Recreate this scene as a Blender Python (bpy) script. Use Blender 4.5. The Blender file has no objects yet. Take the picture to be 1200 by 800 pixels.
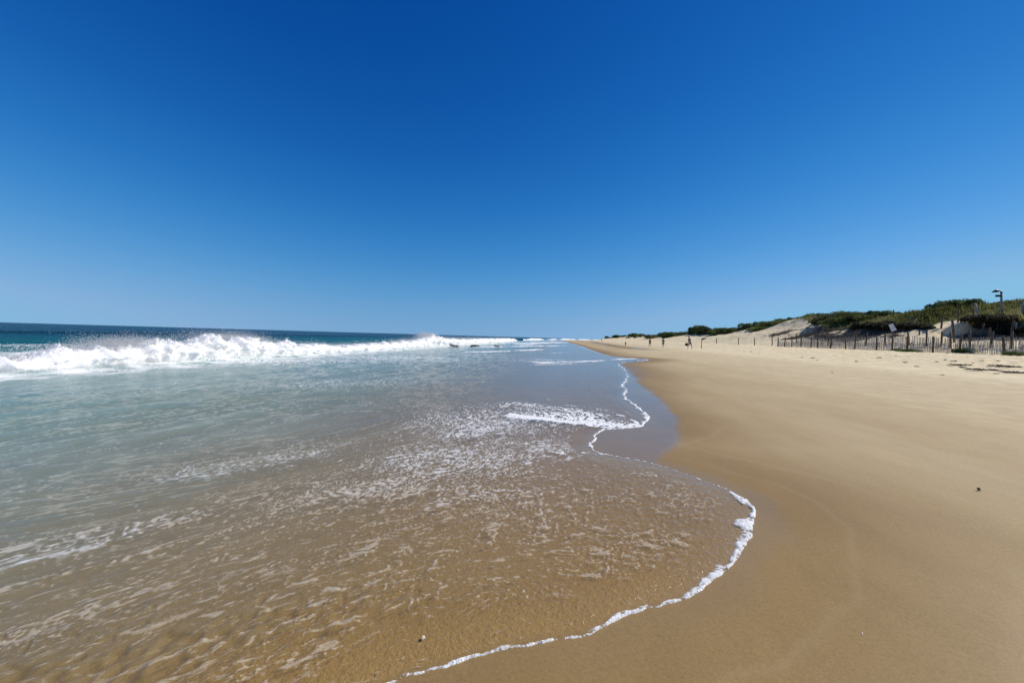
import bpy, math, random
import numpy as np
from mathutils import Vector, Matrix
random.seed(7); rng = np.random.default_rng(11)
R = math.radians
scene = bpy.context.scene
col = scene.collection

# ------------------------------------------------------------------ noise
_p = np.random.default_rng(3).permutation(256).astype(np.int32); PERM = np.concatenate([_p, _p, _p])
_g = np.random.default_rng(5).normal(size=(256, 3)).astype(np.float32); GR = _g/np.linalg.norm(_g, axis=1)[:, None]
_a = np.random.default_rng(6).uniform(0, 2*math.pi, 256); G2 = np.stack([np.cos(_a), np.sin(_a)], 1).astype(np.float32)
def n2(x, y):
    x = np.asarray(x, np.float32); y = np.asarray(y, np.float32)
    xi = np.floor(x).astype(np.int64); yi = np.floor(y).astype(np.int64)
    fx = x-xi; fy = y-yi; xi &= 255; yi &= 255
    u = fx*fx*fx*(fx*(fx*6-15)+10); v = fy*fy*fy*(fy*(fy*6-15)+10)
    def c(a, b, dx, dy):
        g = G2[PERM[PERM[(xi+a) & 255]+((yi+b) & 255)]]
        return g[..., 0]*dx+g[..., 1]*dy
    a0 = c(0, 0, fx, fy); a1 = c(1, 0, fx-1, fy); b0 = c(0, 1, fx, fy-1); b1 = c(1, 1, fx-1, fy-1)
    l0 = a0+u*(a1-a0); l1 = b0+u*(b1-b0)
    return (l0+v*(l1-l0))*1.4
def n3(x, y, z):
    x, y, z = [np.asarray(q, np.float32) for q in (x, y, z)]
    xi = np.floor(x).astype(np.int64); yi = np.floor(y).astype(np.int64); zi = np.floor(z).astype(np.int64)
    fx = x-xi; fy = y-yi; fz = z-zi
    s = lambda t: t*t*t*(t*(t*6-15)+10)
    u, v, w = s(fx), s(fy), s(fz); out = 0
    for a in (0, 1):
        for b in (0, 1):
            for c in (0, 1):
                g = GR[PERM[PERM[PERM[(xi+a) & 255]+((yi+b) & 255)]+((zi+c) & 255)]]
                d = g[..., 0]*(fx-a)+g[..., 1]*(fy-b)+g[..., 2]*(fz-c)
                out = out+d*(u if a else 1-u)*(v if b else 1-v)*(w if c else 1-w)
    return out*1.5
def fbm(x, y, o=4, g=.5):
    s = 0; a = 1; t = 0
    for i in range(o):
        s = s+a*n2(x*2**i+17.3*i, y*2**i-9.1*i); t += a; a *= g
    return s/t
def ss(a, b, x):
    t = np.clip((x-a)/(b-a), 0, 1); return t*t*(3-2*t)

# ------------------------------------------------------------------ camera
EYE = np.array([0., 0., 1.6])
F0 = 450.0                                              # focal length in pixels of a 1200 px wide picture
yaw, pitch, roll = R(7.6), R(-0.72), R(1.65)
fwd = Vector((-math.sin(yaw)*math.cos(pitch), math.cos(yaw)*math.cos(pitch), math.sin(pitch)))
rt = Vector((math.cos(yaw), math.sin(yaw), 0)); up = rt.cross(fwd)
q = Matrix.Rotation(-roll, 3, fwd)                       # tilt: the horizon falls to the right
rt = q @ rt; up = q @ up
if False: pass
cam_data = bpy.data.cameras.new('camera'); cam = bpy.data.objects.new('camera', cam_data); col.objects.link(cam)
FW, RT, UP = [np.array(v) for v in (fwd, rt, up)]
def ray(px, py):
    d = FW+RT*(px-600)/F0-UP*(py-400)/F0
    return d/np.linalg.norm(d)
# check the tilt direction: the horizon must be higher on the left
def horizon(px):
    lo, hi = 300., 500.
    for _ in range(40):
        m = (lo+hi)/2
        if ray(px, m)[2] > 0: lo = m
        else: hi = m
    return lo
if horizon(0) > horizon(1200):
    q = Matrix.Rotation(2*roll, 3, fwd); rt = q @ rt; up = q @ up
    RT, UP = np.array(rt), np.array(up)
print('horizon', horizon(0), horizon(600), horizon(1200))
cam.matrix_world = Matrix(((rt.x, up.x, -fwd.x, EYE[0]), (rt.y, up.y, -fwd.y, EYE[1]), (rt.z, up.z, -fwd.z, EYE[2]), (0, 0, 0, 1)))
cam_data.sensor_width = 36; cam_data.lens = F0/1200*36; cam_data.clip_start = .05; cam_data.clip_end = 30000
scene.camera = cam

# ------------------------------------------------------------------ the lie of the land
def curve(y):
    t = np.clip((np.asarray(y, float)-220)/100, 0, None); return np.minimum(7*t**1.6, 400+.4*np.asarray(y, float))
PX = [-9000, -400, -100, -40, -25, -16, -8, -3, 0, 2, 5, 9, 13, 17, 20, 24, 28, 31, 400, 9000]
PZ = [-12, -10, -6, -2.4, -1.4, -.75, -.36, -.12, -.035, .01, .11, .27, .47, .76, .98, 1.2, 1.33, 1.6, 1.9, 1.9]
RY = [-9000, 0, 20, 34, 44, 53, 60, 69, 84, 95, 104, 115, 122, 135, 150, 164, 200, 263, 383, 600, 1000, 2500, 9000]
RH = [5, 5.6, 5.6, 5.5, 6.0, 6.7, 6.0, 6.5, 6.3, 5.2, 4.7, 3.9, 4.3, 5.2, 3.4, 4.2, 3.9, 4.2, 3.2, 3.8, 5, 8, 8]
def ground(x, y, fine=True):
    x = np.asarray(x, float); y = np.asarray(y, float)
    x = x-curve(y)
    x = x+11*ss(210, 430, y)*ss(10, 26, x)
    sh = 8*ss(42, 78, y)*ss(30, 20, x)*ss(2, 9, x)
    z = np.interp(x-sh, PX, PZ)
    H = np.interp(y, RY, RH)
    wob = 1.5*n2(y*.11+3, x*.03)+.7*n2(y*.31, 7+x*.02)
    xx = x+wob
    # seaward face: slope of loose sand, then in places a steep scarp under the plants
    sc = ss(.05, .35, n2(y*.13+4.2, 2.2)+.28*ss(60, 50, y)-.35*ss(66, 76, y))
    t = .50*ss(28.5, 40, xx)+.50*ss(38, 47, xx)
    t2 = .25*ss(28.5, 37.5, xx)+.36*ss(37.6, 38.4, xx+.35*n2(x*1.5, y*1.5))+.39*ss(38.2, 46, xx)
    t = t*(1-sc)+t2*sc
    z = z+(H-1.6)*t
    z = z+ss(38, 50, x)*(1.0*n2(x*.09, y*.07)+.6*n2(x*.23+5, y*.2))-ss(52, 90, x)*1.2
    z = z+ss(30, 36, x)*.18*fbm(x*.8, y*.8, 3)
    if fine:
        r = np.hypot(x, y)
        z = z+ss(3, 10, x)*.012*fbm(x*.9, y*.5, 3)+ss(15, 21, x)*(.08*fbm(x*2.6, y*2.6, 2)+.035*fbm(x*1.2, y*1.2, 2)+.05*n2(x*.6, y*.35))
        z = z+.03*ss(5, 20, x)*n2(x*.12+8, y*.06)
    return z
def hit(px, py, zoff=0):
    d = ray(px, py)
    if d[2] > -1e-4: d = d.copy(); d[2] = -1e-4
    t = .5*1.004**np.arange(2400)
    for k in range(2):
        p = EYE[None]+d[None]*t[:, None]; u = np.where(p[:, 2] < ground(p[:, 0], p[:, 1], False)+zoff)[0]
        i = u[0] if len(u) else len(t)-1
        if k == 0: t = np.linspace(t[max(i-1, 0)], t[i], 60)
    return EYE+d*t[i]
def on_plane(px, py, z=0):
    d = ray(px, py); d = d.copy(); d[2] = min(d[2], -2e-4); return EYE+d*((z-EYE[2])/d[2])
def at_x(px, X):
    """point at distance X from the water axis seen in column px (height taken from the ground)"""
    d = FW+RT*(px-600)/F0; s = X/d[0]; return np.array([d[0]*s, d[1]*s])

# polar grid round the camera: fine inside the view, coarse behind
ta = np.tan(R(60)); az = np.arctan(np.linspace(-ta, ta, 1180))
az = np.concatenate([az, np.linspace(R(60), R(300), 62)[1:-1]])   # relative to the optical axis, clockwise
head = az-yaw
rr = [.35]
while rr[-1] < 12000:
    r = rr[-1]; rr.append(r+max(.006, min(r*r/640, (.0062 if r < 160 else .035)*r)))
rr = np.array(rr)
NA, NR = len(az), len(rr); print('grid', NA, NR)
HX = (np.sin(head)[None, :]*rr[:, None]); HY = (np.cos(head)[None, :]*rr[:, None])
X = HX.ravel(); Y = HY.ravel(); RAD = np.repeat(rr, NA)

def polyd(x, y, P, W=None, maxd=None, closed=False):
    """distance to a polyline and the weight carried along it"""
    P = np.asarray(P, float); n = len(P)
    best = np.full(x.shape, 1e9); bw = np.zeros(x.shape); W = np.ones(n) if W is None else np.asarray(W, float)
    for i in range(n if closed else n-1):
        a = P[i]; j = (i+1) % n; b = P[j]-a; L = b@b+1e-12
        t = np.clip(((x-a[0])*b[0]+(y-a[1])*b[1])/L, 0, 1)
        d = np.hypot(x-a[0]-t*b[0], y-a[1]-t*b[1]); m = d < best
        best = np.where(m, d, best); bw = np.where(m, W[i]+(W[j]-W[i])*t, bw)
    return best, bw
def inside(x, y, P):
    P = np.asarray(P, float); r = np.zeros(x.shape, bool); n = len(P)
    for i in range(n):
        x1, y1 = P[i]; x2, y2 = P[(i+1) % n]
        if y1 == y2: continue
        c = ((y1 > y) != (y2 > y)) & (x < (x2-x1)*(y-y1)/(y2-y1)+x1); r ^= c
    return r
def smooth(P, W, k=3):
    P = np.asarray(P, float); W = np.asarray(W, float)
    for _ in range(k):
        Q = [P[0]]; V = [W[0]]
        for i in range(len(P)-1):
            Q += [P[i]*.75+P[i+1]*.25, P[i]*.25+P[i+1]*.75]; V += [W[i]*.75+W[i+1]*.25, W[i]*.25+W[i+1]*.75]
        Q.append(P[-1]); V.append(W[-1]); P = np.array(Q); W = np.array(V)
    return P, W
# the water's edge, read off the photograph and laid on the ground; third number is the width of its foam in metres
EDGE = [(460, 797, .014), (515, 783, .018), (560, 770, .03), (600, 758, .035), (640, 751, .03), (688, 745, .045), (720, 728, .05), (760, 714, .05), (800, 702, .045),
        (832, 689, .05), (848, 672, .06), (862, 656, .06), (874, 645, .09), (878, 628, .12), (887, 610, .14), (883, 594, .13), (870, 580, .07), (832, 566, .022),
        (790, 549, .02), (740, 537, .02), (705, 531, .05), (692, 527, .03), (697, 513, .06), (704, 504, .04), (728, 502, .05), (753, 500, .07), (757, 494, .07), (762, 489, .1),
        (756, 483, .1), (742, 471, .1), (733, 466, .09), (732, 461, .1), (738, 457, .1), (729, 452, .1), (735, 445, .07), (736, 437, .05), (730, 430, .06), (722, 426, .06),
        (745, 423.5, .1), (764, 421.4, .15), (745, 420, .1), (715, 417.5, .1), (698, 412, .15), (686, 407.5, .2), (676, 404, .3), (667, 401.2, .4)]
E = [tuple(hit(a, b)[:2])+(w,) for a, b, w in EDGE]
near = [(-40, -60, .05), (-9, -14, .05), (-4.5, -4, .05), (-3.2, -1.2, .04), (-2.2, .3, .03), (-1.35, 1.1, .03)]
far = []
for yy in (260, 330, 420, 520, 700, 1000, 1600, 3000, 9000):
    far.append((float(curve(yy))-1.5+3*math.sin(yy*.02), yy, .4))
Ep = [e for e in E if e[1] < 240]
allE = near+Ep+far
EP, EW = smooth([(a, b) for a, b, _ in allE], [w for _, _, w in allE], 2)
poly = np.vstack([EP, [(-20000, 9000), (-20000, -60)]])
jx = .035*n2(X*3.1, Y*3.1)+.014*n2(X*11, Y*11)+.006*n2(X*31, Y*31)
jy = .035*n2(X*3.1+50, Y*3.1)+.014*n2(X*11+50, Y*11)+.006*n2(X*31+50, Y*31)
jk = np.clip(RAD/6, .6, 4)
Xj, Yj = X+jx*jk, Y+jy*jk
sel = RAD < 1e9
dE, wE = polyd(Xj, Yj, EP, EW)
insd = inside(Xj, Yj, poly)
SD = np.where(insd, dE, -dE)                            # signed: positive in the water
GZ = ground(X, Y)

# ------------------------------------------------------------------ mesh helpers
def link(name, me, mats=(), parent=None):
    o = bpy.data.objects.new(name, me); col.objects.link(o)
    for m in mats: me.materials.append(m)
    if parent is not None: o.parent = parent
    return o
def fast_mesh(name, V, Fq, attrs={}, smooth_=True):
    me = bpy.data.meshes.new(name); V = np.asarray(V, np.float32); Fq = np.asarray(Fq, np.int32)
    n, k = Fq.shape
    me.vertices.add(len(V)); me.vertices.foreach_set('co', V.ravel())
    me.loops.add(n*k); me.loops.foreach_set('vertex_index', Fq.ravel())
    me.polygons.add(n); me.polygons.foreach_set('loop_start', np.arange(0, n*k, k, dtype=np.int32))
    if smooth_: me.polygons.foreach_set('use_smooth', np.ones(n, bool))
    for a, v in attrs.items():
        v = np.asarray(v, np.float32)
        if v.ndim == 1: at = me.attributes.new(a, 'FLOAT', 'POINT'); at.data.foreach_set('value', v)
        else: at = me.attributes.new(a, 'FLOAT_VECTOR', 'POINT'); at.data.foreach_set('vector', v.ravel())
    me.update(calc_edges=True); me.validate(); return me
def grid_faces(nr, na, wrap=True):
    i = np.arange(nr-1)[:, None]*na; j = np.arange(na if wrap else na-1)[None, :]; k = (j+1) % na
    return np.stack([i+j, i+k, i+na+k, i+na+j], -1).reshape(-1, 4)
QF = grid_faces(NR, NA)[:, ::-1]
_a, _b, _c = QF[5000, :3]
if (X[_b]-X[_a])*(Y[_c]-Y[_a])-(Y[_b]-Y[_a])*(X[_c]-X[_a]) < 0: QF = QF[:, ::-1]      # faces look up
class MB:
    def __init__(s): s.v = []; s.f = []
    def add(s, V, Fs):
        b = len(s.v); s.v += [tuple(v) for v in V]; s.f += [tuple(b+i for i in f) for f in Fs]
    def box(s, c, sx, sy, sz, M=None, taper=1):
        V = []
        for z in (0, 1):
            k = taper if z else 1
            for a, b in ((-1, -1), (1, -1), (1, 1), (-1, 1)): V.append(Vector((a*sx/2*k, b*sy/2*k, z*sz)))
        if M is not None: V = [M @ v for v in V]
        V = [v+Vector(c) for v in V]
        s.add(V, [(3, 2, 1, 0), (4, 5, 6, 7), (0, 1, 5, 4), (1, 2, 6, 5), (2, 3, 7, 6), (3, 0, 4, 7)])
    def tube(s, pts, rad, n=8, cap=True):
        pts = [Vector(p) for p in pts]; rad = rad if isinstance(rad, (list, tuple)) else [rad]*len(pts)
        V = []
        for i, p in enumerate(pts):
            t = (pts[min(i+1, len(pts)-1)]-pts[max(i-1, 0)]).normalized()
            a = t.orthogonal().normalized(); b = t.cross(a)
            for k in range(n): an = 2*math.pi*k/n; V.append(p+(a*math.cos(an)+b*math.sin(an))*rad[i])
        Fs = [(i*n+k, i*n+(k+1) % n, (i+1)*n+(k+1) % n, (i+1)*n+k) for i in range(len(pts)-1) for k in range(n)]
        if cap: Fs += [tuple(range(n))[::-1], tuple(range((len(pts)-1)*n, len(pts)*n))]
        s.add(V, Fs)
    def blob(s, c, rx, ry, rz, seed=0, rough=.25, nu=14, nv=9, M=None):
        V = []; Fs = []
        for j in range(nv+1):
            th = math.pi*j/nv
            for i in range(nu):
                ph = 2*math.pi*i/nu; d = Vector((math.sin(th)*math.cos(ph), math.sin(th)*math.sin(ph), math.cos(th)))
                k = 1+rough*float(n3(d.x*1.7+seed*3.1, d.y*1.7, d.z*1.7))+rough*.5*float(n3(d.x*4+seed, d.y*4, d.z*4))
                v = Vector((d.x*rx*k, d.y*ry*k, d.z*rz*k)); V.append((M @ v if M is not None else v)+Vector(c))
        for j in range(nv):
            for i in range(nu): Fs.append((j*nu+i, (j+1)*nu+i, (j+1)*nu+(i+1) % nu, j*nu+(i+1) % nu))
        s.add(V, Fs)
    def build(s, name, mat, parent=None, smooth_=False):
        me = bpy.data.meshes.new(name); me.from_pydata(s.v, [], s.f); me.update()
        if smooth_: me.polygons.foreach_set('use_smooth', [True]*len(me.polygons))
        return link(name, me, [mat], parent)
def tag(o, label=None, cat=None, group=None, kind=None):
    for k, v in (('label', label), ('category', cat), ('group', group), ('kind', kind)):
        if v: o[k] = v
    return o
def empty(name, loc, rz=0):
    o = bpy.data.objects.new(name, None); col.objects.link(o); o.location = loc; o.rotation_euler.z = rz; o.empty_display_size = .2; return o
def copy_tree(o, parent=None):
    c = o.copy(); col.objects.link(c)
    if parent is not None: c.parent = parent
    for ch in list(o.children): copy_tree(ch, c)
    return c

# ------------------------------------------------------------------ materials
class NT:
    def __init__(s, name):
        s.m = bpy.data.materials.new(name); s.m.use_nodes = True; s.t = s.m.node_tree; s.t.nodes.clear()
        s.out = s.t.nodes.new('ShaderNodeOutputMaterial')
    def n(s, typ, ins={}, **kw):
        nd = s.t.nodes.new('ShaderNode'+typ)
        for k, v in kw.items(): setattr(nd, k, v)
        for k, v in ins.items(): s.set(nd.inputs[k], v)
        return nd
    def set(s, i, v):
        if isinstance(v, bpy.types.NodeSocket): s.t.links.new(v, i)
        elif isinstance(v, bpy.types.Node): s.t.links.new(v.outputs[0], i)
        else:
            if isinstance(v, (tuple, list)) and len(v) == 3 and i.type == 'RGBA': v = (*v, 1)
            i.default_value = v
    def math(s, op, a, b=None, clamp=False):
        nd = s.n('Math', operation=op, use_clamp=clamp); s.set(nd.inputs[0], a)
        if b is not None: s.set(nd.inputs[1], b)
        return nd.outputs[0]
    def mix(s, f, a, b):
        nd = s.n('Mix', data_type='RGBA'); s.set(nd.inputs[0], f); s.set(nd.inputs[6], a); s.set(nd.inputs[7], b); return nd.outputs[2]
    def ramp(s, f, stops):
        nd = s.n('ValToRGB'); s.set(nd.inputs[0], f); e = nd.color_ramp.elements
        while len(e) < len(stops): e.new(.5)
        for el, (p, c) in zip(e, stops): el.position = p; el.color = (*c, 1) if len(c) == 3 else c
        return nd.outputs[0]
    def sstep(s, v, a, b):
        nd = s.n('MapRange', interpolation_type='SMOOTHSTEP'); s.set(nd.inputs[0], v); nd.inputs[1].default_value = a; nd.inputs[2].default_value = b; return nd.outputs[0]
    def noise(s, vec, scale, detail=4, rough=.55):
        nd = s.n('TexNoise', {'Scale': scale, 'Detail': detail, 'Roughness': rough}); s.set(nd.inputs['Vector'], vec); return nd.outputs['Fac']
    def attr(s, name, out='Fac'): return s.n('Attribute', attribute_name=name).outputs[out]
    def done(s, sh): s.t.links.new(sh.outputs[0] if isinstance(sh, bpy.types.Node) else sh, s.out.inputs[0]); return s.m
def simple(name, c1, c2, scale=8, rough=.8, bump=.3, metal=0, objrand=0):
    t = NT(name); co = t.n('TexCoord').outputs['Object']
    f = t.noise(co, scale, 5); c = t.mix(t.sstep(f, .35, .65), c1, c2)
    if objrand:
        oi = t.n('ObjectInfo').outputs['Random']
        hs = t.n('HueSaturation', {'Color': c, 'Value': t.math('ADD', t.math('MULTIPLY', oi, objrand), 1-objrand/2), 'Hue': t.math('ADD', t.math('MULTIPLY', oi, .04), .48)}); c = hs.outputs[0]
    b = t.n('Bump', {'Strength': bump, 'Distance': .02, 'Height': t.noise(co, scale*3, 4)})
    return t.done(t.n('BsdfPrincipled', {'Base Color': c, 'Roughness': rough, 'Metallic': metal, 'Normal': b.outputs[0]}))

def sand_material():
    t = NT('sand'); g = t.n('NewGeometry').outputs['Position']
    wet, dry = t.attr('wet'), t.attr('dry'); veg = t.attr('veg'); glass = t.attr('glass')
    big = t.noise(g, .35, 4); mid = t.noise(g, 2.2, 5); fin = t.noise(g, 160, 3, .7); grit = t.noise(g, 420, 2)
    tone = t.noise(t.n('VectorMath', {0: g, 1: (.5, .12, 1)}, operation='MULTIPLY').outputs[0], 1.3, 4)
    damp = t.mix(t.sstep(tone, .3, .7), (.405, .305, .165), (.455, .355, .205))
    dryc = t.mix(t.sstep(mid, .3, .7), (.64, .52, .315), (.76, .645, .42))
    wetc = t.mix(t.sstep(big, .3, .7), (.255, .165, .062), (.295, .195, .078))
    c = t.mix(dry, damp, dryc); wetc = t.mix(t.attr('under'), wetc, (.37, .225, .068)); c = t.mix(wet, c, wetc)
    # grains: dark and pale specks
    sp = t.math('MULTIPLY', t.math('SUBTRACT', fin, .5), .55); sp = t.math('ADD', sp, t.math('MULTIPLY', t.math('SUBTRACT', grit, .5), .35))
    c = t.n('HueSaturation', {'Color': c, 'Value': t.math('ADD', 1, sp)}).outputs[0]
    c = t.n('HueSaturation', {'Color': c, 'Value': t.math('ADD', .72, t.math('MULTIPLY', t.noise(g, 55, 2, .8), .56))}).outputs[0]
    c = t.n('HueSaturation', {'Color': c, 'Value': t.math('ADD', .86, t.math('MULTIPLY', t.noise(t.n('VectorMath', {0: g, 1: (.6, .25, 1)}, operation='MULTIPLY').outputs[0], 3.5, 6, .65), .28))}).outputs[0]
    specks = t.sstep(t.noise(g, 75, 1), .74, .78); c = t.mix(t.math('MULTIPLY', specks, .5), c, (.10, .075, .05))
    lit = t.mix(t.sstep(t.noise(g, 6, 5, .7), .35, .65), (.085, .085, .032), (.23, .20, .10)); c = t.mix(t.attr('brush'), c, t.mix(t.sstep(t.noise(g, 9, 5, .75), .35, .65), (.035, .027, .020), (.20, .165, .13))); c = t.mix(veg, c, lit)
    c = t.mix(t.math('MULTIPLY', t.attr('line'), .11), c, (.56, .46, .30))
    h = t.math('ADD', t.math('MULTIPLY', fin, .10), t.math('MULTIPLY', t.noise(g, 22, 4), .25))
    h = t.math('ADD', h, t.math('MULTIPLY', t.math('MULTIPLY', t.noise(g, 5, 3), dry), 5.))
    h = t.math('ADD', h, t.math('MULTIPLY', t.math('MULTIPLY', t.noise(g, 26, 4, .7), t.attr('under')), 2.6))
    st = t.math('SUBTRACT', 1, t.math('MULTIPLY', glass, .93))
    st = t.math('MAXIMUM', st, t.attr('under'))
    b = t.n('Bump', {'Strength': t.math('MULTIPLY', st, .55), 'Distance': .012, 'Height': h})
    ro = t.math('SUBTRACT', .93, t.math('MULTIPLY', wet, .38)); ro = t.math('SUBTRACT', ro, t.math('MULTIPLY', glass, .43))
    sp_ = t.math('ADD', .12, t.math('MULTIPLY', glass, .4))
    return t.done(t.n('BsdfPrincipled', {'Base Color': c, 'Roughness': ro, 'Specular IOR Level': sp_, 'Normal': b.outputs[0]}))

def water_material():
    t = NT('sea_water'); g = t.n('NewGeometry').outputs['Position']
    foam, depth, turb, farr = t.attr('foam'), t.attr('depth'), t.attr('turb'), t.attr('farr')
    flow = t.attr('flow', 'Vector')
    body = t.ramp(t.math('DIVIDE', depth, 4.0, True), [(0, (.36, .22, .075)), (.02, (.30, .225, .11)), (.05, (.235, .245, .17)), (.10, (.19, .27, .225)), (.2, (.125, .245, .245)), (.36, (.010, .115, .125)), (.75, (.004, .075, .105)), (1, (.002, .045, .078))])
    pat = t.noise(flow, .9, 4); body = t.n('HueSaturation', {'Color': body, 'Value': t.math('ADD', .72, t.math('MULTIPLY', pat, .56))}).outputs[0]
    # ripples
    sc1 = t.noise(flow, 9, 4, .6); sc2 = t.noise(flow, 34, 3, .6)
    near_h = t.math('ADD', t.math('MULTIPLY', sc1, .018), t.math('MULTIPLY', sc2, .009))
    far_h = t.math('MULTIPLY', t.noise(flow, 1.1, 6, .68), .22)
    h = t.math('ADD', t.math('MULTIPLY', near_h, t.attr('rip')), t.math('MULTIPLY', far_h, farr))
    b = t.n('Bump', {'Strength': 1, 'Distance': 1, 'Height': h}).outputs[0]
    fr = t.n('Fresnel', {'IOR': 1.25, 'Normal': b}).outputs[0]
    fr = t.math('MULTIPLY', fr, t.math('SUBTRACT', .76, t.math('MULTIPLY', farr, .46)))
    fr = t.math('MULTIPLY', fr, t.math('SUBTRACT', 1, t.n('NewGeometry').outputs['Backfacing']))     # light leaving the thin sheet is not mirrored back
    tr = t.n('BsdfTransparent', {'Color': (.95, .955, .93)})
    df = t.n('BsdfDiffuse', {'Color': body, 'Normal': b})
    under = t.n('MixShader', {0: turb, 1: tr.outputs[0], 2: df.outputs[0]})
    gl = t.n('BsdfGlossy', {'Color': (1, 1, 1), 'Roughness': t.math('ADD', .04, t.math('MULTIPLY', farr, .2)), 'Normal': b})
    wat = t.n('MixShader', {0: fr, 1: under.outputs[0], 2: gl.outputs[0]})
    # foam: thin bubbles, broken up finely
    br = t.noise(flow, 60, 3, .7); bub = t.n('TexVoronoi', {'Vector': g, 'Scale': 110}).outputs['Distance']
    ff = t.math('ADD', foam, t.math('MULTIPLY', t.math('SUBTRACT', br, .5), .95))
    ff = t.sstep(ff, .30, .78); ff = t.math('MULTIPLY', ff, t.attr('fop'))
    fb = t.n('Bump', {'Strength': .5, 'Distance': .006, 'Height': t.math('ADD', bub, t.math('MULTIPLY', br, 2))}).outputs[0]
    fd = t.n('BsdfDiffuse', {'Color': t.mix(t.sstep(t.attr('fop'), .54, .70), (.66, .58, .46), (.82, .83, .82)), 'Normal': fb})
    return t.done(t.n('MixShader', {0: ff, 1: wat.outputs[0], 2: fd.outputs[0]}))
def whitewater_material(name, sss):
    t = NT(name); g = t.n('NewGeometry').outputs['Position']
    nz = t.noise(g, 5, 6, .7); c = t.mix(t.sstep(nz, .25, .6), (.95, .955, .96), (.97, .97, .97))
    b = t.n('Bump', {'Strength': .8, 'Distance': .08, 'Height': t.noise(g, 9, 7, .75)}).outputs[0]
    if sss: return t.done(t.n('BsdfPrincipled', {'Base Color': (.97, .975, .975), 'Roughness': 1, 'Specular IOR Level': 0, 'Subsurface Weight': 1, 'Subsurface Radius': (.22, .23, .24), 'Subsurface Scale': 1, 'Normal': b}))
    d = t.n('BsdfDiffuse', {'Color': c, 'Normal': b}); tl = t.n('BsdfTranslucent', {'Color': (.97, .975, .98), 'Normal': b})
    return t.done(t.n('MixShader', {0: .55, 1: d.outputs[0], 2: tl.outputs[0]}))
def leaf_material(name, c1, c2, c3):
    t = NT(name); g = t.n('TexCoord').outputs['Object']; oi = t.n('ObjectInfo').outputs['Random']
    v = t.attr('var'); c = t.ramp(v, [(0, c1), (.55, c2), (1, c3)])
    c = t.n('HueSaturation', {'Color': c, 'Value': t.math('ADD', .8, t.math('MULTIPLY', oi, .45)), 'Hue': t.math('ADD', .485, t.math('MULTIPLY', oi, .03))}).outputs[0]
    d = t.n('BsdfPrincipled', {'Base Color': c, 'Roughness': .6, 'Specular IOR Level': .2}); tl = t.n('BsdfTranslucent', {'Color': c})
    return t.done(t.n('MixShader', {0: .33, 1: d.outputs[0], 2: tl.outputs[0]}))
M_sand = sand_material(); M_water = water_material(); M_white = whitewater_material('whitewater', True); M_spray = whitewater_material('spray', False)
M_leaf = leaf_material('shrub_leaf', (.026, .042, .014), (.07, .11, .028), (.16, .19, .055))
M_shadeleaf = leaf_material('shaded_leaf', (.012, .012, .008), (.035, .032, .018), (.085, .075, .038))  # shade of the dune face painted into the leaf colour, near black
M_olive = leaf_material('olive_leaf', (.07, .085, .025), (.16, .19, .05), (.28, .29, .10))
M_grass = leaf_material('grass_blade', (.09, .10, .03), (.23, .24, .065), (.42, .38, .15))
M_wood = simple('weathered_post', (.075, .05, .03), (.18, .125, .08), 9, .9, .6)
M_slat = simple('bleached_slat', (.30, .26, .21), (.52, .48, .42), 6, .9, .4)
M_twig = simple('twig', (.07, .052, .038), (.20, .16, .12), 12, .9)
M_rock = simple('wet_rock', (.015, .015, .016), (.045, .042, .04), 6, .35, .8)
M_weed = simple('seaweed', (.035, .022, .013), (.10, .065, .035), 20, .75, .8)
M_shell = simple('shell', (.75, .70, .62), (.85, .82, .76), 30, .4, .2)
M_board = simple('white_board', (.55, .56, .58), (.75, .76, .78), 5, .6, .1)
M_dark = simple('dark_metal', (.012, .014, .02), (.03, .032, .04), 5, .5, .1)
M_pole = simple('grey_pole', (.20, .19, .17), (.34, .32, .28), 5, .7, .3)
M_skin = simple('skin', (.42, .25, .17), (.48, .29, .20), 5, .6, 0)
M_hair = simple('hair', (.02, .014, .01), (.04, .03, .02), 20, .7, .2)
M_blk = simple('dark_cloth', (.012, .014, .02), (.025, .027, .035), 9, .9, .2)
M_navy = simple('navy_cloth', (.015, .02, .05), (.03, .035, .07), 9, .9, .2)
M_gry = simple('grey_cloth', (.10, .10, .09), (.16, .16, .15), 9, .9, .2)
M_bag = simple('bag_cloth', (.015, .014, .014), (.03, .028, .026), 9, .8, .2)

# ------------------------------------------------------------------ sand
wetpoly = [hit(a, b)[:2] for a, b in ((728, 426), (742, 436), (750, 447), (765, 460), (783, 476), (794, 492), (796, 510), (788, 526), (768, 541), (740, 556), (650, 540), (650, 470), (700, 430))]
dW, _ = polyd(X, Y, wetpoly, closed=True); iW = inside(X, Y, wetpoly); sW = np.where(iW, dW, -dW)+.12*n2(X*.9, Y*.9)
sc_ = np.clip(RAD/8, .3, 6)
glass = np.maximum(ss(-.25, .25, sW/np.maximum(sc_*.5, .3)), ss(-.05*1, .02, SD))
glass = np.maximum(glass, .85*ss(-1.6, -.1, SD)*ss(10, 30, RAD)*ss(.0, .35, n2(X*.08, Y*.05)+.1))   # far edge: wet sheen patches
band = -SD+.5*fbm(X*.35, Y*.2, 3)
damp_rim = ss(-.34, -.05, SD+.10*n2(X*2.2, Y*2.2)+.04*n2(X*9, Y*9))*(SD < .02)
glass = np.maximum(glass, .45*damp_rim)
wet = np.maximum(ss(3.2, .15, band), glass)
runnel = ss(2.6, .6, np.abs(X-(12.5+.02*(Y-80)+1.5*n2(Y*.02, 3.3))))*ss(48, 70, Y)*ss(260, 150, Y)
wet = np.maximum(wet, .9*runnel); glass = np.maximum(glass, .8*runnel*ss(-.1, .3, n2(X*.3, Y*.08)+.15))
xb = X-curve(Y)-6*ss(42, 78, Y)
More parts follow.
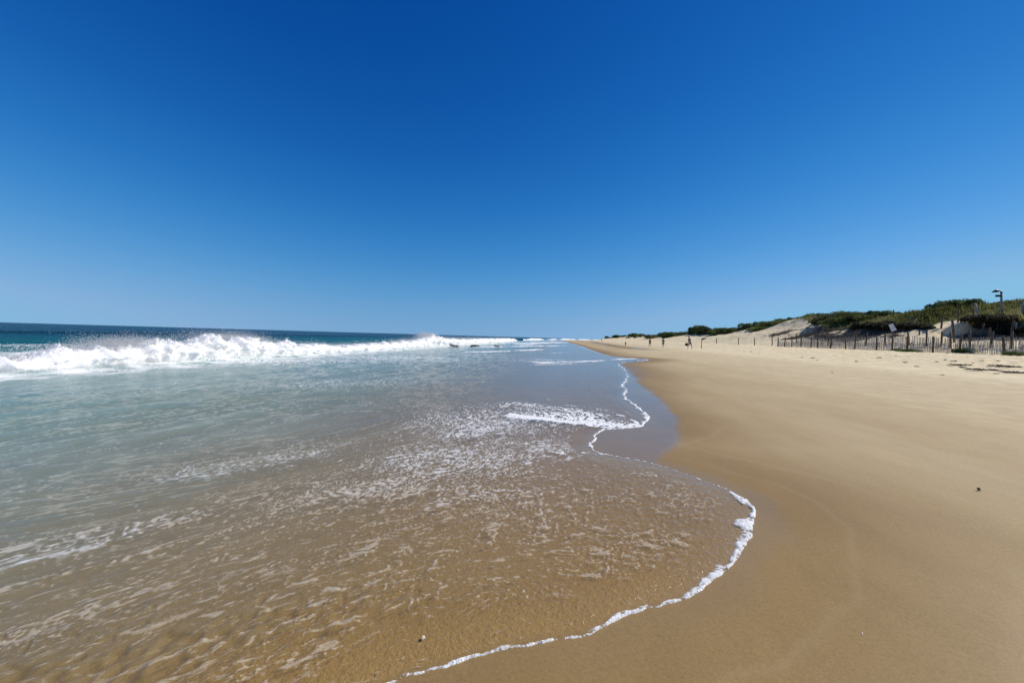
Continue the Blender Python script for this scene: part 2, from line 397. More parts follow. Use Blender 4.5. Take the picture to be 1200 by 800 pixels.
dry = ss(12.5, 17.5, xb+1.4*fbm(X*.25, Y*.08, 4)+.5*n2(X*1.3, Y*.4))
dry = np.clip(dry+.5*ss(4, 12.5, xb+1.5*fbm(X*.2+9, Y*.06, 3)), 0, 1)
zs = GZ-.006*glass*ss(.2, -.5, SD)*0
def path(x, y): return np.exp(-((y-41.2-(x-34)*.72)/2.3)**2)*ss(43.5, 41.5, x)
def veg_mask(x, y):      # where plants grow: the top, and down the face except on the bare path and the open sand slope
    lowl = 38.6-1.4*ss(44, 42, y)+1.2*n2(y*.25, 8.)
    m = n2(x*.10+2, y*.085)*.5+n2(x*.5, y*.5)*.35+.5*ss(39.5, 42, x+1.0*n2(y*.2, 3.))+.6*ss(-.5, .4, x-lowl)*ss(64, 56, y)
    return ss(.12, .42, m-1.7*path(x, y)-.7*ss(.3, -.6, x-lowl)*ss(66, 60, y)-.6*ss(37.5, 36, x)-.5*ss(62, 68, y)*ss(46, 42, x))
def brush_mask(x, y):
    lo = 32.6+1.5*ss(50, 44, y)+1.0*n2(y*.3, 4.)
    return ss(.05, .35, n2(x*.35+8, y*.22)*.6+.35*n2(x*1.4, y*1.4)+.45*ss(-.6, 1.5, x-lo)-1.5*path(x, y)-.5*ss(62, 68, y))*ss(-.5, .5, x-lo)*(x < 39.6)*(y > 24)*(y < 78)
gx_, gy_ = X-curve(Y), Y
veg = veg_mask(gx_, gy_)*(X > 20)*(Y > 5)
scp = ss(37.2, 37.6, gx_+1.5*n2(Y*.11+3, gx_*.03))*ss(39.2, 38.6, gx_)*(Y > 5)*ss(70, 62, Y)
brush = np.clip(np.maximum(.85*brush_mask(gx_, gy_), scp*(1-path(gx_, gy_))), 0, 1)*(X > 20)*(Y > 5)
ln = lambda o_, w_: np.exp(-((-SD-o_*(1+.45*n2(X*.35+o_, Y*.25))-.05*n2(X*2.5, Y*2.5))/w_)**2)
lines_ = (ln(.55, .03)*.6+ln(1.5, .05)*.8+ln(2.9, .07))*ss(-.3, .3, n2(X*.6, Y*.4)+.2)*ss(25, 6, RAD)
me = fast_mesh('beach_sand', np.stack([X, Y, GZ], 1), QF, {'wet': wet, 'dry': dry, 'glass': glass, 'veg': veg, 'brush': brush, 'under': ss(-.02, .1, SD), 'line': lines_})
# close the hole under the camera
o = link('beach_sand', me, [M_sand]); tag(o, kind='structure')
cb = MB(); ring = [(0.36*math.sin(a), 0.36*math.cos(a), float(ground(0, 0))-.004) for a in np.linspace(0, 2*math.pi, 40)[:-1]]
V0 = me.vertices
bm_extra = None

# ------------------------------------------------------------------ water
thx = np.clip(-X, -2, 9)
fx = np.where(X > -3, .12*X-.20*X*X*np.sign(1), 0)
def slope_f(x):       # integral of the local direction of the swash streaks
    xs = np.linspace(-400, 400, 8001)
    s = np.where(xs > 3, -.35, np.where(xs > -2.5, .1-.47*xs*np.where(xs > 0, .5, 1), 1.27*np.exp((xs+2.5)/5)))
    f = np.concatenate([[0], np.cumsum((s[1:]+s[:-1])/2*(xs[1]-xs[0]))]); f -= np.interp(0, xs, f)
    return np.interp(x, xs, f)
v_near = Y-slope_f(X)*ss(14, 6, Y)
# far out the streaks run along the shore
vv = v_near; uu = X
kk = ss(5, 14, RAD)
flow = np.stack([uu*(1-kk)*.55+kk*X*1.0, (vv*1.5)*(1-kk)+kk*Y*.42, np.zeros_like(X)], 1)
FU, FV = flow[:, 0], flow[:, 1]
def blob(px, py, rx, ry, s=1.):
    p = hit(px, py); d = p[:2]; r = np.hypot(*d); dep = float((p-EYE)@FW)
    e1 = d/r; e2 = np.array([-e1[1], e1[0]])
    rr_ = ry*dep*dep/(F0*1.6); rt_ = rx*r*r/dep/F0*.9
    a = ((X-d[0])*e1[0]+(Y-d[1])*e1[1])/rr_; b = ((X-d[0])*e2[0]+(Y-d[1])*e2[1])/rt_
    return s*np.exp(-(a*a+b*b))
D = np.zeros_like(X)
for B in ((560, 500, 110, 28, .55), (640, 490, 70, 16, .5), (520, 545, 120, 28, .55), (330, 545, 130, 22, .35), (430, 590, 150, 32, .5), (250, 560, 60, 14, .35), (600, 600, 110, 40, .30), (640, 530, 60, 20, .45),
          (120, 650, 140, 18, .5), (60, 660, 60, 14, .4), (100, 740, 80, 18, .45), (30, 770, 60, 14, .45), (230, 680, 90, 18, .35), (420, 460, 160, 8, .3), (120, 455, 200, 12, .45), (30, 446, 160, 8, .6), (300, 440, 160, 6, .55), (480, 428, 120, 5, .5), (560, 420, 90, 5, .35), (380, 620, 150, 22, .35), (650, 660, 100, 30, .15), (560, 700, 120, 25, .16), (740, 640, 60, 40, .14), (150, 480, 200, 20, .12),
          (640, 423, 70, 3.5, .5), (590, 424, 60, 6, .3), (60, 560, 120, 25, .14)):
    D = np.maximum(D, blob(*B))
# pattern: ridged lacework + clumps
def pattern(U, V):
    wx = .25*n2(U*1.4, V*1.4)+.06*n2(U*6, V*6); wy = .25*n2(U*1.4+31, V*1.4)+.06*n2(U*6+9, V*6)
    u, v = U+wx, V+wy
    la = 1-np.abs(fbm(u*5.2, v*5.2, 3, .6))*3.0; lb = 1-np.abs(fbm(u*12+7, v*12, 2, .6))*2.6
    return np.stack([la, lb, fbm(u*11+3, v*11, 3, .65), n2(u*24+9, v*24), n2(u*31+2, v*34), n2(u*62+2, v*60)])
_s1 = pattern(uu*.85, v_near*1.25); _s2 = pattern(X*1.0, Y*.62)
kb = ss(4.2, 7.5, RAD)
lace, lace2, clump, clump2, fine1, fine2 = _s1*(1-kb)+_s2*kb
FU2, FV2 = FU, FV
streak = fbm(FU2*2.1+5, FV2*2.4, 4, .6)
big = fbm(FU*.9+2, FV*.9, 3)
shal = ss(.35, .05, np.abs(SD-2.2)*0+np.clip(-GZ, 0, 1))           # near the edge: bumps only
foam_near = np.clip(lace, 0, 1)*.55+np.clip(lace2, 0, 1)*.25+clump*.9
F_ = (foam_near*.42+.45*fine1+.30*fine2)*(1+.3*ss(5, 2, RAD))+.03+D*.72-.19+.03*ss(9, 5, RAD)+.05*ss(3, 6, RAD)*ss(16, 11, RAD)+big*.25
F_ = np.where(SD > .3, F_, F_*.7)
# scattered flecks over the thin swash sheet
lobe = ss(.05, .4, SD)*ss(-.26, -.05, GZ)*ss(12, 7, RAD)
fleck = ss(.30, .52, fbm(FU*8.5+1, FV*9.5+4, 2, .5)+.22*big+.10*ss(5, 2, RAD))
fleck2 = ss(.35, .55, n2(FU*19+1, FV*21+4)+.25*big)*.6
grit_ = ss(.05, .42, fine1*.6+fine2*.35+.5*clump+.35*big+.12)*.55
F_ = np.maximum(F_, lobe*np.maximum(fleck*.62+fleck2*.25, grit_))
# between the swash and the breaker: long soft streaks
mid = ss(-2, -6, X)*ss(-17, -14, X)
F_ = np.maximum(F_, mid*(ss(.05, .45, streak+.35*D+.25*fine1)*.5+.8*D-.22+.3*clump+.15*fine1))
wl = ss(-12.5, -15.5, X)*ss(-20, -18, X)*ss(135, 110, Y)
F_ = np.maximum(F_, wl*(.55+.6*streak))
# foam lines left by small bores
def line(pts, w, s, noise=.35, bump=0.):
    P = [on_plane(a, b, 0.0)[:2] if b > horizon(a)+1 else at_x(a, 0) for a, b in pts]
    P, _ = smooth(P, np.ones(len(P)), 2); lo = P.min(0)-w*6; hi = P.max(0)+w*6
    m = np.where((X > lo[0]) & (X < hi[0]) & (Y > lo[1]) & (Y < hi[1]))[0]
    out = np.zeros_like(X)
    if len(m):
        xx = X[m]+w*.8*n2(X[m]/w*.35, Y[m]/w*.35); yy = Y[m]+w*.8*n2(X[m]/w*.35+9, Y[m]/w*.35)
        d, _ = polyd(xx, yy, P); e_ = np.exp(-(d/w)**2); out[m] = e_*s*ss(-.25, .45, clump[m]+.45*fine1[m]+.5*n2(X[m]*.5/w*.4, Y[m]*.5/w*.4)-.10+.25*s)*1.15
    return out
LN = np.zeros_like(X)
for pts, w, s in (([(600, 486), (640, 491), (680, 494), (715, 498), (752, 500)], .20, 1.35), ([(660, 474), (690, 477), (716, 483), (738, 491), (752, 499)], .06, .85), ([(630, 484), (690, 488), (725, 495)], .42, .95), ([(600, 474), (650, 478), (700, 486)], .4, .8), ([(560, 478), (640, 484)], .4, .6), ([(660, 530), (690, 529), (706, 531)], .05, .8), ([(560, 540), (620, 531), (690, 529)], .03, .5), ([(690, 527), (676, 536)], .03, .6),
                  ([(630, 425), (680, 424), (720, 423), (764, 421.5)], .5, 1.3), ([(600, 428), (650, 427), (700, 425)], .5, .6), ([(555, 413), (600, 411.5), (635, 410)], .8, 1.3), ([(635, 414), (685, 412.5)], .6, .7), ([(560, 407.5), (610, 406), (660, 405)], 1.1, 1.2), ([(605, 403.5), (640, 402), (676, 400.5)], 1.8, 1.5), ([(600, 401.5), (650, 400)], 2.2, .9), ([(660, 399), (685, 398.8)], 4, 1),
                  ([(430, 640), (510, 612), (575, 598)], .09, .5), ([(475, 605), (540, 583), (600, 572)], .08, .6), ([(20, 776), (70, 765), (130, 745), (200, 728)], .05, .6), ([(10, 694), (90, 665), (170, 650), (240, 640)], .10, .6), ([(110, 712), (180, 690), (250, 675)], .07, .5), ([(0, 665), (80, 648), (150, 630)], .09, .5), ([(300, 680), (380, 655), (450, 640)], .06, .45), ([(60, 740), (150, 712), (260, 690)], .05, .4), ([(215, 560), (300, 552), (380, 540)], .16, .5), ([(320, 545), (400, 520), (480, 512)], .05, .4)):
    LN = np.maximum(LN, line(pts, w, s))
F_ = np.maximum(F_, LN)
# rim foam
wv = wE*np.clip(1+1.1*n2(X*2.6+5, Y*2.6)+.6*n2(X*9, Y*9+4), .25, 2.2)
rim = ss(1.0, .45, SD/np.maximum(wv, .01))*ss(-.02, .004, SD)
isoA = n2(X*13, Y*13); isoB = n2(X*37+5, Y*37); u_ = np.clip(SD/np.maximum(wv, .01), 0, 1); rprof = np.sqrt(np.clip(4*u_*(1-u_), 0, 1))
rim = rim*np.clip(.85+.5*isoA+.4*isoB+.3*n2(X*80, Y*80)+.2*fine1+.8*n2(X*5, Y*30)*ss(1.2, 1.8, X)*ss(5, 4, Y), .12, 1.2)*(.82+.18*ss(-.45, -.05, n2(X*3.3+3, Y*3.3)))
tail = ss(2.4+2.2*ss(.06, .12, wE), .8, SD/np.maximum(wv, .01))*np.clip(isoB*1.2+isoA*.8-.15+.6*ss(.06, .12, wE)*n2(X*6, Y*24), 0, .6)*(SD > 0)
F_ = np.maximum(F_, np.maximum(rim, tail*.9))
foam = np.clip(F_, 0, 1.4)
# opacity of the foam film: old foam is thin and grey, fresh foam solid
sandy = ss(-.16, -.06, GZ)*ss(-2.4, -1.2, X)*lobe*ss(2.2, .9, D*4)*(1-np.clip(LN, 0, 1))*(1-np.clip(rim*1.5, 0, 1))
fop = np.clip(.42+.10*sandy+.42*D*ss(2.5, 5, RAD)+.45*rim+.5*LN*ss(2.5, 5.5, RAD)+.55*wl+.12*ss(3, 6, RAD), .3, .97)
# heights
film = .003+.012*ss(0, .5, SD)+.012*ss(.5, 2.5, SD)
rid = (.5-np.abs(n2(FU*6, FV*6)))*.010+(.5-np.abs(n2(FU*15+3, FV*16)))*.011+.007*fine1
off = ss(-15, -22, X)
H_BR = np.interp(Y, [-60, 0, 9.5, 12, 15.8, 19, 22, 27, 35, 42, 46, 50, 60, 65, 90, 110, 127, 136, 150], [.4, .5, .6, .75, 1.0, .9, .7, .55, .68, .9, 1.1, .9, .9, .95, .9, .9, .8, .3, .1])
def XF(y): return -15.6+.8*n2(y*.045+2, 3.3)+.35*n2(y*.21, 8.1)
xf = XF(Y)
swell = off*(.34*np.cos((X+31+1.5*n2(Y*.03, 1))*2*math.pi/15.5)*ss(-120, -40, X)+.16*n2(X*.07, Y*.022)+.07*fbm(X*.35, Y*.12, 4, .6)+.22*ss(-60, -30, X)*0)
back = H_BR*.82*np.exp(-((X-(xf-2.0))/1.7)**2)*ss(-60, 5, Y)
chop = ss(-1.5, -7, X)*(.030*n2(X*.9, Y*.35)+.022*n2(X*2.1+5, Y*.9)+.010*n2(X*5, Y*2.2))+ss(-.3, -2.5, X)*ss(200, 20, RAD)*(.006*n2(FU2*3, FV2*3)+.004*n2(FU2*7, FV2*7))
open_w = chop+swell+back+.035*LN*np.clip(RAD/25, .25, 2.5)*(1+2.5*ss(5.5, 7, RAD)*ss(14, 9, RAD))
open_w = open_w*ss(-.0, -.15, GZ)-.08*ss(-.05, .01, GZ)
k_ = .02; hmix = np.clip(.5+.5*((GZ+film+rid)-open_w)/k_, 0, 1)
WZ = open_w*(1-hmix)+(GZ+film+rid*ss(0, .3, SD))*hmix+k_*hmix*(1-hmix)
WZ = np.minimum(WZ, GZ+.003+.10*np.clip(SD, 0, 50)*(1+.3*isoA))
fh = ss(.3, .9, foam)
WZ = WZ+fh*np.clip(.002+.009*sandy+.002*rim+.008*rprof*rim*np.clip(wE/.08, .2, 1.6)+.002*isoB*rim+.002*clump+.002*fine1, 0, .03)*ss(60, 8, RAD)
tide = SD < 0
WZ = np.where(SD < .004, GZ-np.clip(-SD*.6, 0, .05)-.001, WZ)
depth = np.clip(WZ-GZ, 0, 50)
turb = 1-np.exp(-8.0*np.clip(depth-.02, 0, None)); turb = np.maximum(turb, .24*ss(.05, .5, SD))
farr = ss(-14, -26, X); rip = (1-.6*ss(7, 12, RAD)*ss(-4, -1, X))*ss(.02, .5, SD)*(.35+.65*ss(.02, .25, depth))
dshow = np.where(X < -17, np.maximum(depth, 1.4+.018*(-X-17)), depth)+off*.5*np.clip(-swell*2, -.6, .8)
dshow = dshow+ss(-4, -12, X)*.18*n2(X*.16, Y*.07)
keep = (SD[QF] > -.10*np.clip(RAD[QF]/8, 1, 60)).any(1)
used = np.unique(QF[keep]); remap = np.full(len(X), -1, np.int64); remap[used] = np.arange(len(used))
me = fast_mesh('sea_water', np.stack([X, Y, WZ], 1)[used], remap[QF[keep]], {'foam': foam[used], 'depth': dshow[used], 'turb': turb[used], 'farr': farr[used], 'rip': rip[used], 'fop': fop[used], 'flow': flow[used]})
o = link('sea_water', me, [M_water]); tag(o, kind='structure')

# ------------------------------------------------------------------ breaking wave
def whitewater(name, ys, xfront, Hh, wid, nt=110, seed=0.):
    ys = np.asarray(ys); n = len(ys)
    t = np.linspace(0, 1, nt)
    S, T = np.meshgrid(ys, t, indexing='ij')
    Hm = Hh(ys)*(1+.28*n2(ys*.9+seed, 1.1)+.22*n2(ys*2.7+seed, 4.1)+.12*n2(ys*7+seed, 2.2))
    Hm = Hm[:, None]; XFr = xfront(ys)[:, None]+.25*n2(ys*1.2, 6+seed)[:, None]+.1*n2(ys*4, 16+seed)[:, None]
    W = wid(ys)[:, None]
    # front toe -> tumbling face -> crest -> back
    px = XFr-W*(.62*T**.85*ss(0, .62, T)**.3+.38*ss(.55, 1, T))
    pz = -.06+Hm*np.sin(math.pi*np.clip(T*.98+.0, 0, 1)**.72)**.8
    nx = np.cos(math.pi*T*.9)+.25; nz = np.sin(math.pi*T)
    a = np.abs(n3(px*1.1, S*1.1, pz*1.3+seed))*2; b_ = np.abs(n3(px*2.7+4, S*2.7, pz*2.9+seed))*2; c_ = np.abs(n3(px*6.5, S*6.5+7, pz*6.5))*2; d_ = n3(px*15, S*15, pz*15)
    amp = (.07*a+.11*b_+.11*c_+.07*d_)*Hm*ss(0, .1, T)*ss(1, .9, T)+.02*b_
    P = np.stack([px+nx*amp, S+.25*amp*n3(px*2, S*2, pz*2+30), pz+nz*amp*.75-.12*Hm*ss(0, .5, T)], -1).reshape(-1, 3)
    return fast_mesh(name, P, grid_faces(n, nt, False)), np.stack([px, S, pz], -1), P.reshape(n, nt, 3)
ysb = [-25.]
while ysb[-1] < 136: y_ = ysb[-1]; ysb.append(y_+max(.045, .0032*abs(y_)))
ysb = np.array(ysb)
Hf = lambda y: np.interp(y, [-60, 0, 9.5, 12, 15.8, 19, 22, 27, 35, 42, 46, 50, 60, 65, 90, 110, 127, 136], [.5, .6, .62, .8, 1.12, 1.0, .75, .55, .68, .9, 1.35, 1.0, .9, .95, .9, .95, .8, .1])
me, BP, BPO = whitewater('breaking_wave', ysb, XF, Hf, lambda y: 2.6+.6*n2(y*.1, 3.)+0*y)
o = link('breaking_wave', me, [M_white]); tag(o, kind='structure')
# the surf farther along the coast
ysf = np.arange(170, 900, 1.1)
me, _, _ = whitewater('distant_surf', ysf, lambda y: curve(y)-17+3*n2(y*.02, 5.), lambda y: .75*ss(-.45, .2, n2(y*.016+.7, 9.))+.02, lambda y: 4+0*y, nt=26, seed=5.)
o = link('distant_surf', me, [M_white]); tag(o, kind='structure')
# spray: small drops of every size thrown off the crest
N = 330000
ci = rng.integers(0, len(ysb), N*4); yy = ysb[ci]
wt = Hf(yy)**2*(.35+2.2*np.clip(n2(yy*.55+1, .5), 0, 1)+1.2*np.clip(n2(yy*1.9+1, .5), 0, 1))*np.where(yy < 6, .5, 1)
wt = wt*(1+3*np.exp(-((yy-12.5)/1.6)**2)+2.5*np.exp(-((yy-19.3)/1.6)**2)+1.5*np.exp(-((yy-46)/3.)**2))
ok = rng.random(len(yy)) < wt/np.percentile(wt, 97)*.55; yy = yy[ok][:N]; n = len(yy)
hh = Hf(yy); e = np.minimum(rng.exponential(1, n), 3.2)*.13*hh*(1+.9*np.clip(n2(yy*1.4, 2.2), -.5, 1))
sx = XF(yy)-1.1-rng.normal(0, .55, n)-e*.7; sy = yy+rng.normal(0, .10, n); sz = hh*(.78+.35*rng.random(n))+e
sz = np.where(rng.random(n) < .22, hh*rng.random(n)*1.0, sz)
sx = np.where(sz < hh*.8, XF(yy)+.15+rng.exponential(.12, n)-sz*.6, sx)
rad = (.0025+.0055*rng.random(n)**3)*np.clip(np.hypot(sx, sy)/18, .8, 2.2)*(1-.35*np.clip(e, 0, 1))
tet = np.array([[1, 1, 1], [1, -1, -1], [-1, 1, -1], [-1, -1, 1]], float)
rot = rng.normal(size=(n, 3, 3)); rot, _ = np.linalg.qr(rot)
V = np.einsum('nij,kj->nki', rot, tet)*rad[:, None, None]*rng.uniform(.6, 1.5, (n, 1, 3))+np.stack([sx, sy, sz], 1)[:, None, :]
n0 = n                                                   # and a skin of froth over the whole tumbling mass
bi = rng.integers(0, BP.shape[0]-1, 60000); bj = rng.integers(30, BP.shape[1]-12, 60000); keepb = BP[bi, 0, 1] > 4; bi, bj = bi[keepb], bj[keepb]
bm = BPO[bi, bj]+rng.normal(0, .03, (len(bi), 3))*np.clip(np.hypot(BPO[bi, bj, 0], BPO[bi, bj, 1])/20, .8, 2.5)[:, None]; nb = len(bi)
rot = np.linalg.qr(rng.normal(size=(nb, 3, 3)))[0]; rb = rng.uniform(.006, .016, nb)*np.clip(np.hypot(bm[:, 0], bm[:, 1])/20, .8, 2.5)
V2 = np.einsum('nij,kj->nki', rot, tet)*rb[:, None, None]+bm[:, None, :]
V = np.concatenate([V, V2]); n = n+nb
Ft = (np.arange(n)[:, None, None]*4+np.array([[0, 1, 2], [0, 3, 1], [0, 2, 3], [1, 3, 2]])[None]).reshape(-1, 3)
o = link('sea_spray', fast_mesh('sea_spray', V.reshape(-1, 3), Ft, smooth_=False), [M_spray]); tag(o, 'white spray thrown up from the crest of the breaking wave', kind='stuff')

# ------------------------------------------------------------------ plants
def leaves(centres, size, n, flat=.5, seed=0, stretch=1.6):
    r = np.random.default_rng(seed)
    nn = len(centres); a = r.normal(size=(nn, 3)); a /= np.linalg.norm(a, axis=1)[:, None]
    b = np.cross(a, r.normal(size=(nn, 3))); b /= np.linalg.norm(b, axis=1)[:, None]
    s = size*r.uniform(.6, 1.4, nn)[:, None]
    V = np.stack([centres-a*s*stretch, centres+b*s*.5, centres+a*s*stretch, centres-b*s*.5], 1).reshape(-1, 3)
    Fq = np.arange(nn*4).reshape(-1, 4); return V, Fq
def make_shrub(name, seed, w, h, nl, mat, leaf, lobes=9, flatness=1.):
    r = np.random.default_rng(seed)
    cs = []; var = []
    L = [(r.uniform(-.62, .62)*w/2*1.2, r.uniform(-.62, .62)*w/2*1.2, r.uniform(.2, .62)*h, r.uniform(.28, .5)) for _ in range(lobes)]
    per = nl//lobes
    for lx, ly, lz, lr in L:
        d = r.normal(size=(per, 3)); d /= np.linalg.norm(d, axis=1)[:, None]
        k = r.uniform(.55, 1.08, per)**.6; k = k*(1+.25*n3(d[:, 0]*2+lx*3, d[:, 1]*2+ly*3, d[:, 2]*2+seed))
        p = np.stack([lx+d[:, 0]*k*lr*w*.55, ly+d[:, 1]*k*lr*w*.55, lz+d[:, 2]*k*lr*h*.85], 1)
        cs.append(p); var.append(np.clip(r.normal(.45, .2, per)+.25*r.normal(), 0, 1))
    C = np.concatenate(cs); vr = np.concatenate(var); m = C[:, 2] > -.05; C = C[m]; vr = vr[m]
    V, Fq = leaves(C, leaf, 0, seed=seed)
    root = empty(name, (0, 0, 0))
    link('foliage', fast_mesh('foliage', V, Fq, {'var': np.repeat(vr, 4)}, False), [mat], root)
    mb = MB()
    for lx, ly, lz, lr in L[:6]: mb.tube([(lx*.15, ly*.15, -.25), (lx*.5, ly*.5, lz*.4), (lx, ly, lz)], [.05, .035, .015], 5)
    mb.build('stem', M_twig, root); return root
# ground cover grass and vines on top of the dune: one mass of blades nobody could count
n = 620000
gx = 35.5+39*rng.random(n)**1.5; gy = 22+(rng.random(n)**1.7)*190
gx = gx+curve(gy)
pm = veg_mask(gx, gy)*np.clip(1.3-gy/260, .3, 1)
ok = rng.random(n) < pm*.8; gx, gy = gx[ok], gy[ok]; n = len(gx); gz = ground(gx, gy); print('blades', n)
hgt = rng.uniform(.14, .42, n)*(.6+.8*np.clip(n2(gx*.3, gy*.3)+.4, 0, 1.2)); hgt = np.where(rng.random(n) < .02, hgt*2.2, hgt)
an = rng.uniform(0, 2*math.pi, n); wd = rng.uniform(.02, .07, n)*np.clip(gy/40, 1, 2.6); lean = rng.uniform(.1, .8, n)*hgt
la = an+rng.normal(1.5, .5, n)
B1 = np.stack([gx-np.cos(an)*wd, gy-np.sin(an)*wd, gz-.03], 1); B2 = np.stack([gx+np.cos(an)*wd, gy+np.sin(an)*wd, gz-.03], 1)
Tt = np.stack([gx+np.cos(la)*lean, gy+np.sin(la)*lean, gz+hgt], 1)
var = np.clip(.5+.6*n2(gx*.16+3, gy*.16)+.3*ss(50, 40, gy)+rng.normal(0, .16, n), 0, 1)
o = link('dune_grass', fast_mesh('dune_grass', np.stack([B1, B2, Tt], 1).reshape(-1, 3), np.arange(3*n).reshape(-1, 3), {'var': np.repeat(var, 3)}, False), [M_grass])
tag(o, 'yellow green beach grass covering the top of the dunes', kind='stuff')
n = 90000
bx = rng.uniform(31.5, 39.5, n); by = 26+rng.random(n)*46
okb = rng.random(n) < brush_mask(bx, by)*.9
bx, by = bx[okb], by[okb]; n = len(bx); bz = ground(bx, by); print('twigs', n)
dv_ = rng.normal(size=(n, 3)); dv_[:, 2] = np.abs(dv_[:, 2])*.8; dv_ /= np.linalg.norm(dv_, axis=1)[:, None]; ln_ = rng.uniform(.12, .5, n)[:, None]
sd_ = np.cross(dv_, rng.normal(size=(n, 3))); sd_ /= np.linalg.norm(sd_, axis=1)[:, None]; b0 = np.stack([bx, by, bz], 1); tw = rng.uniform(.008, .02, n)[:, None]
o = link('dead_brush', fast_mesh('dead_brush', np.stack([b0-sd_*tw, b0+sd_*tw, b0+dv_*ln_+sd_*tw*.3], 1).reshape(-1, 3), np.arange(3*n).reshape(-1, 3), {'var': rng.random(n).repeat(3)}, False), [M_twig])
tag(o, 'tangle of dry grey brown brush on the dune slope behind the fence', kind='stuff')
protos = [make_shrub('dune_shrub', s, w, h, nl, m, lf) for s, w, h, nl, m, lf in ((1, 3.2, 1.5, 3600, M_leaf, .075), (2, 2.6, 1.1, 3000, M_leaf, .07), (3, 4.0, 1.3, 4200, M_olive, .075), (4, 2.4, 1.5, 2800, M_leaf, .08), (5, 2.8, 1.5, 3200, M_shadeleaf, .075))]
used_p = set()
def put_shrub(k, x, y, s, label, group=None, sz=1., dz=-.1):
    o = protos[k] if k not in used_p else copy_tree(protos[k]); used_p.add(k)
    o.location = (x, y, float(ground(x, y))+dz); o.rotation_euler = (0, 0, random.uniform(0, 6.28)); o.scale = (s, s, s*sz)
    tag(o, label, 'shrub', group); return o
GS = {'ridge': ('dark green wind-cut shrub in the thicket along the dune top', 'shrubs along the dune top'),
      'far': ('tiny dark shrub on the hazy dunes at the far end of the beach', 'shrubs on the far dunes'),
      'face': ('shrub with shade painted into its leaf colour, hanging over the seaward face of the dune', 'shrubs on the dune face')}
# ridge thicket, read off the skyline of the photograph: (column, dune distance, scale)
for px, Xd, s, k, nn in ((1196, 52, .7, 1, 1), (1180, 54, .7, 0, 1), (1166, 54, .7, 1, 1), (1150, 52, .5, 0, 1), (1118, 47, .9, 1, 1), (1106, 47.5, 1.0, 0, 1), (1127, 48, .8, 1, 1), (1136, 48, .7, 0, 1), (1098, 48, .7, 3, 1), (1050, 45, .8, 1, 1), (1036, 45, .9, 0, 1), (1022, 46, .8, 3, 1),
                         (955, 48, 1.1, 0, 1), (940, 47, 1.0, 1, 1), (928, 48, 1.2, 3, 1), (915, 47, 1.3, 0, 1), (905, 48, 1.2, 1, 1), (897, 46, 1.2, 0, 1), (888, 47, 1.3, 3, 1), (876, 46, 1.3, 0, 1), (868, 46, 1.2, 1, 1), (860, 45, 1.2, 0, 1)):
    p = at_x(px, Xd+random.uniform(-.6, .6)); put_shrub(k, p[0], p[1], s*random.uniform(.9, 1.15), *GS['ridge'])
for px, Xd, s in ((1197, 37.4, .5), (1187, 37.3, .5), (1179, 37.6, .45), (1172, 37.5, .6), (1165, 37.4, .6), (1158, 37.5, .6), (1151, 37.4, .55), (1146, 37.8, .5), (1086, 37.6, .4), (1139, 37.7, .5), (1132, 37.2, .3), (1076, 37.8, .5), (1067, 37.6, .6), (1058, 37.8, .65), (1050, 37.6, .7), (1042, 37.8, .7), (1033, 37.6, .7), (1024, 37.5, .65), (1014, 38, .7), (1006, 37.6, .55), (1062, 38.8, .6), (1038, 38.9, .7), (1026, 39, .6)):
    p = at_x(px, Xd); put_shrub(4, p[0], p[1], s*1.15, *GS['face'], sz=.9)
# the olive mound left of centre of the dunes
OM = ('broad olive green shrub in the rounded mound above the bare sand slope', 'olive shrubs on the rounded mound')
for px, Xd, s in ((992, 44, 1.0), (982, 45, 1.15), (972, 43.5, 1.0), (1002, 44, .9), (962, 42.5, .8), (984, 41.5, .85), (970, 41, .7), (995, 42, .75), (1010, 43, .8)):
    p = at_x(px, Xd); put_shrub(2, p[0], p[1], s, *OM)
OG = ('pale olive shrub spilling down beside the bare sand of the dune face', 'olive shrubs beside the sand face')
for px, Xd, s in ((905, 43, 1.1), (896, 42, 1.0), (890, 40, .85), (912, 44, 1.)):
    p = at_x(px, Xd); put_shrub(2, p[0], p[1], s, *OG)
DK = ('big dark shrub in the isolated clump beyond the bare dune face', 'big dark shrubs in the isolated clump')
for px, yy_, s in ((818, 135, 1.9), (825, 131, 1.8), (832, 128, 1.7), (839, 124, 1.5), (812, 138, 1.6), (845, 120, 1.4), (851, 115, 1.4), (828, 124, 1.3), (836, 119, 1.2), (820, 127, 1.3), (858, 112, 1.5)):
    hd = math.atan((px-600)/F0)-yaw; put_shrub(random.choice((0, 1, 3)), yy_*math.tan(hd), yy_, s, *DK)
for i in range(78):
    yy_ = 146*(1+3.6*(i/78)**1.4)*random.uniform(.96, 1.04); xx_ = float(curve(yy_))+random.choice((random.uniform(34, 40), random.uniform(40, 49)))-11*float(ss(210, 430, yy_))
    if float(n2(yy_*.055+.6, 2.7)) < .02 and xx_ < float(curve(yy_))+41: continue
    put_shrub(random.choice((0, 1, 2, 3)), xx_, yy_, random.uniform(.7, 1.5)*(1+yy_/900), *GS['far'])
# low plants on the beach by the fence
LP = [(1055, 408.3, .28, 'low green beach plant at the foot of the fence, left of a pair'), (1068, 409.3, .30, 'low green beach plant at the foot of the fence, right of a pair'), (1131, 409.5, .5, 'grey green tumbled plant caught on the fence between two posts'), (1194, 414.2, .30, 'low green plant at the fence beside the right edge of the beach')]
for px, py, s, lb in LP:
    p = at_x(px, 27.5 if px != 1131 else 28.3); o = put_shrub(2 if px != 1131 else 1, p[0], p[1], s, lb, sz=.9, dz=-.05)

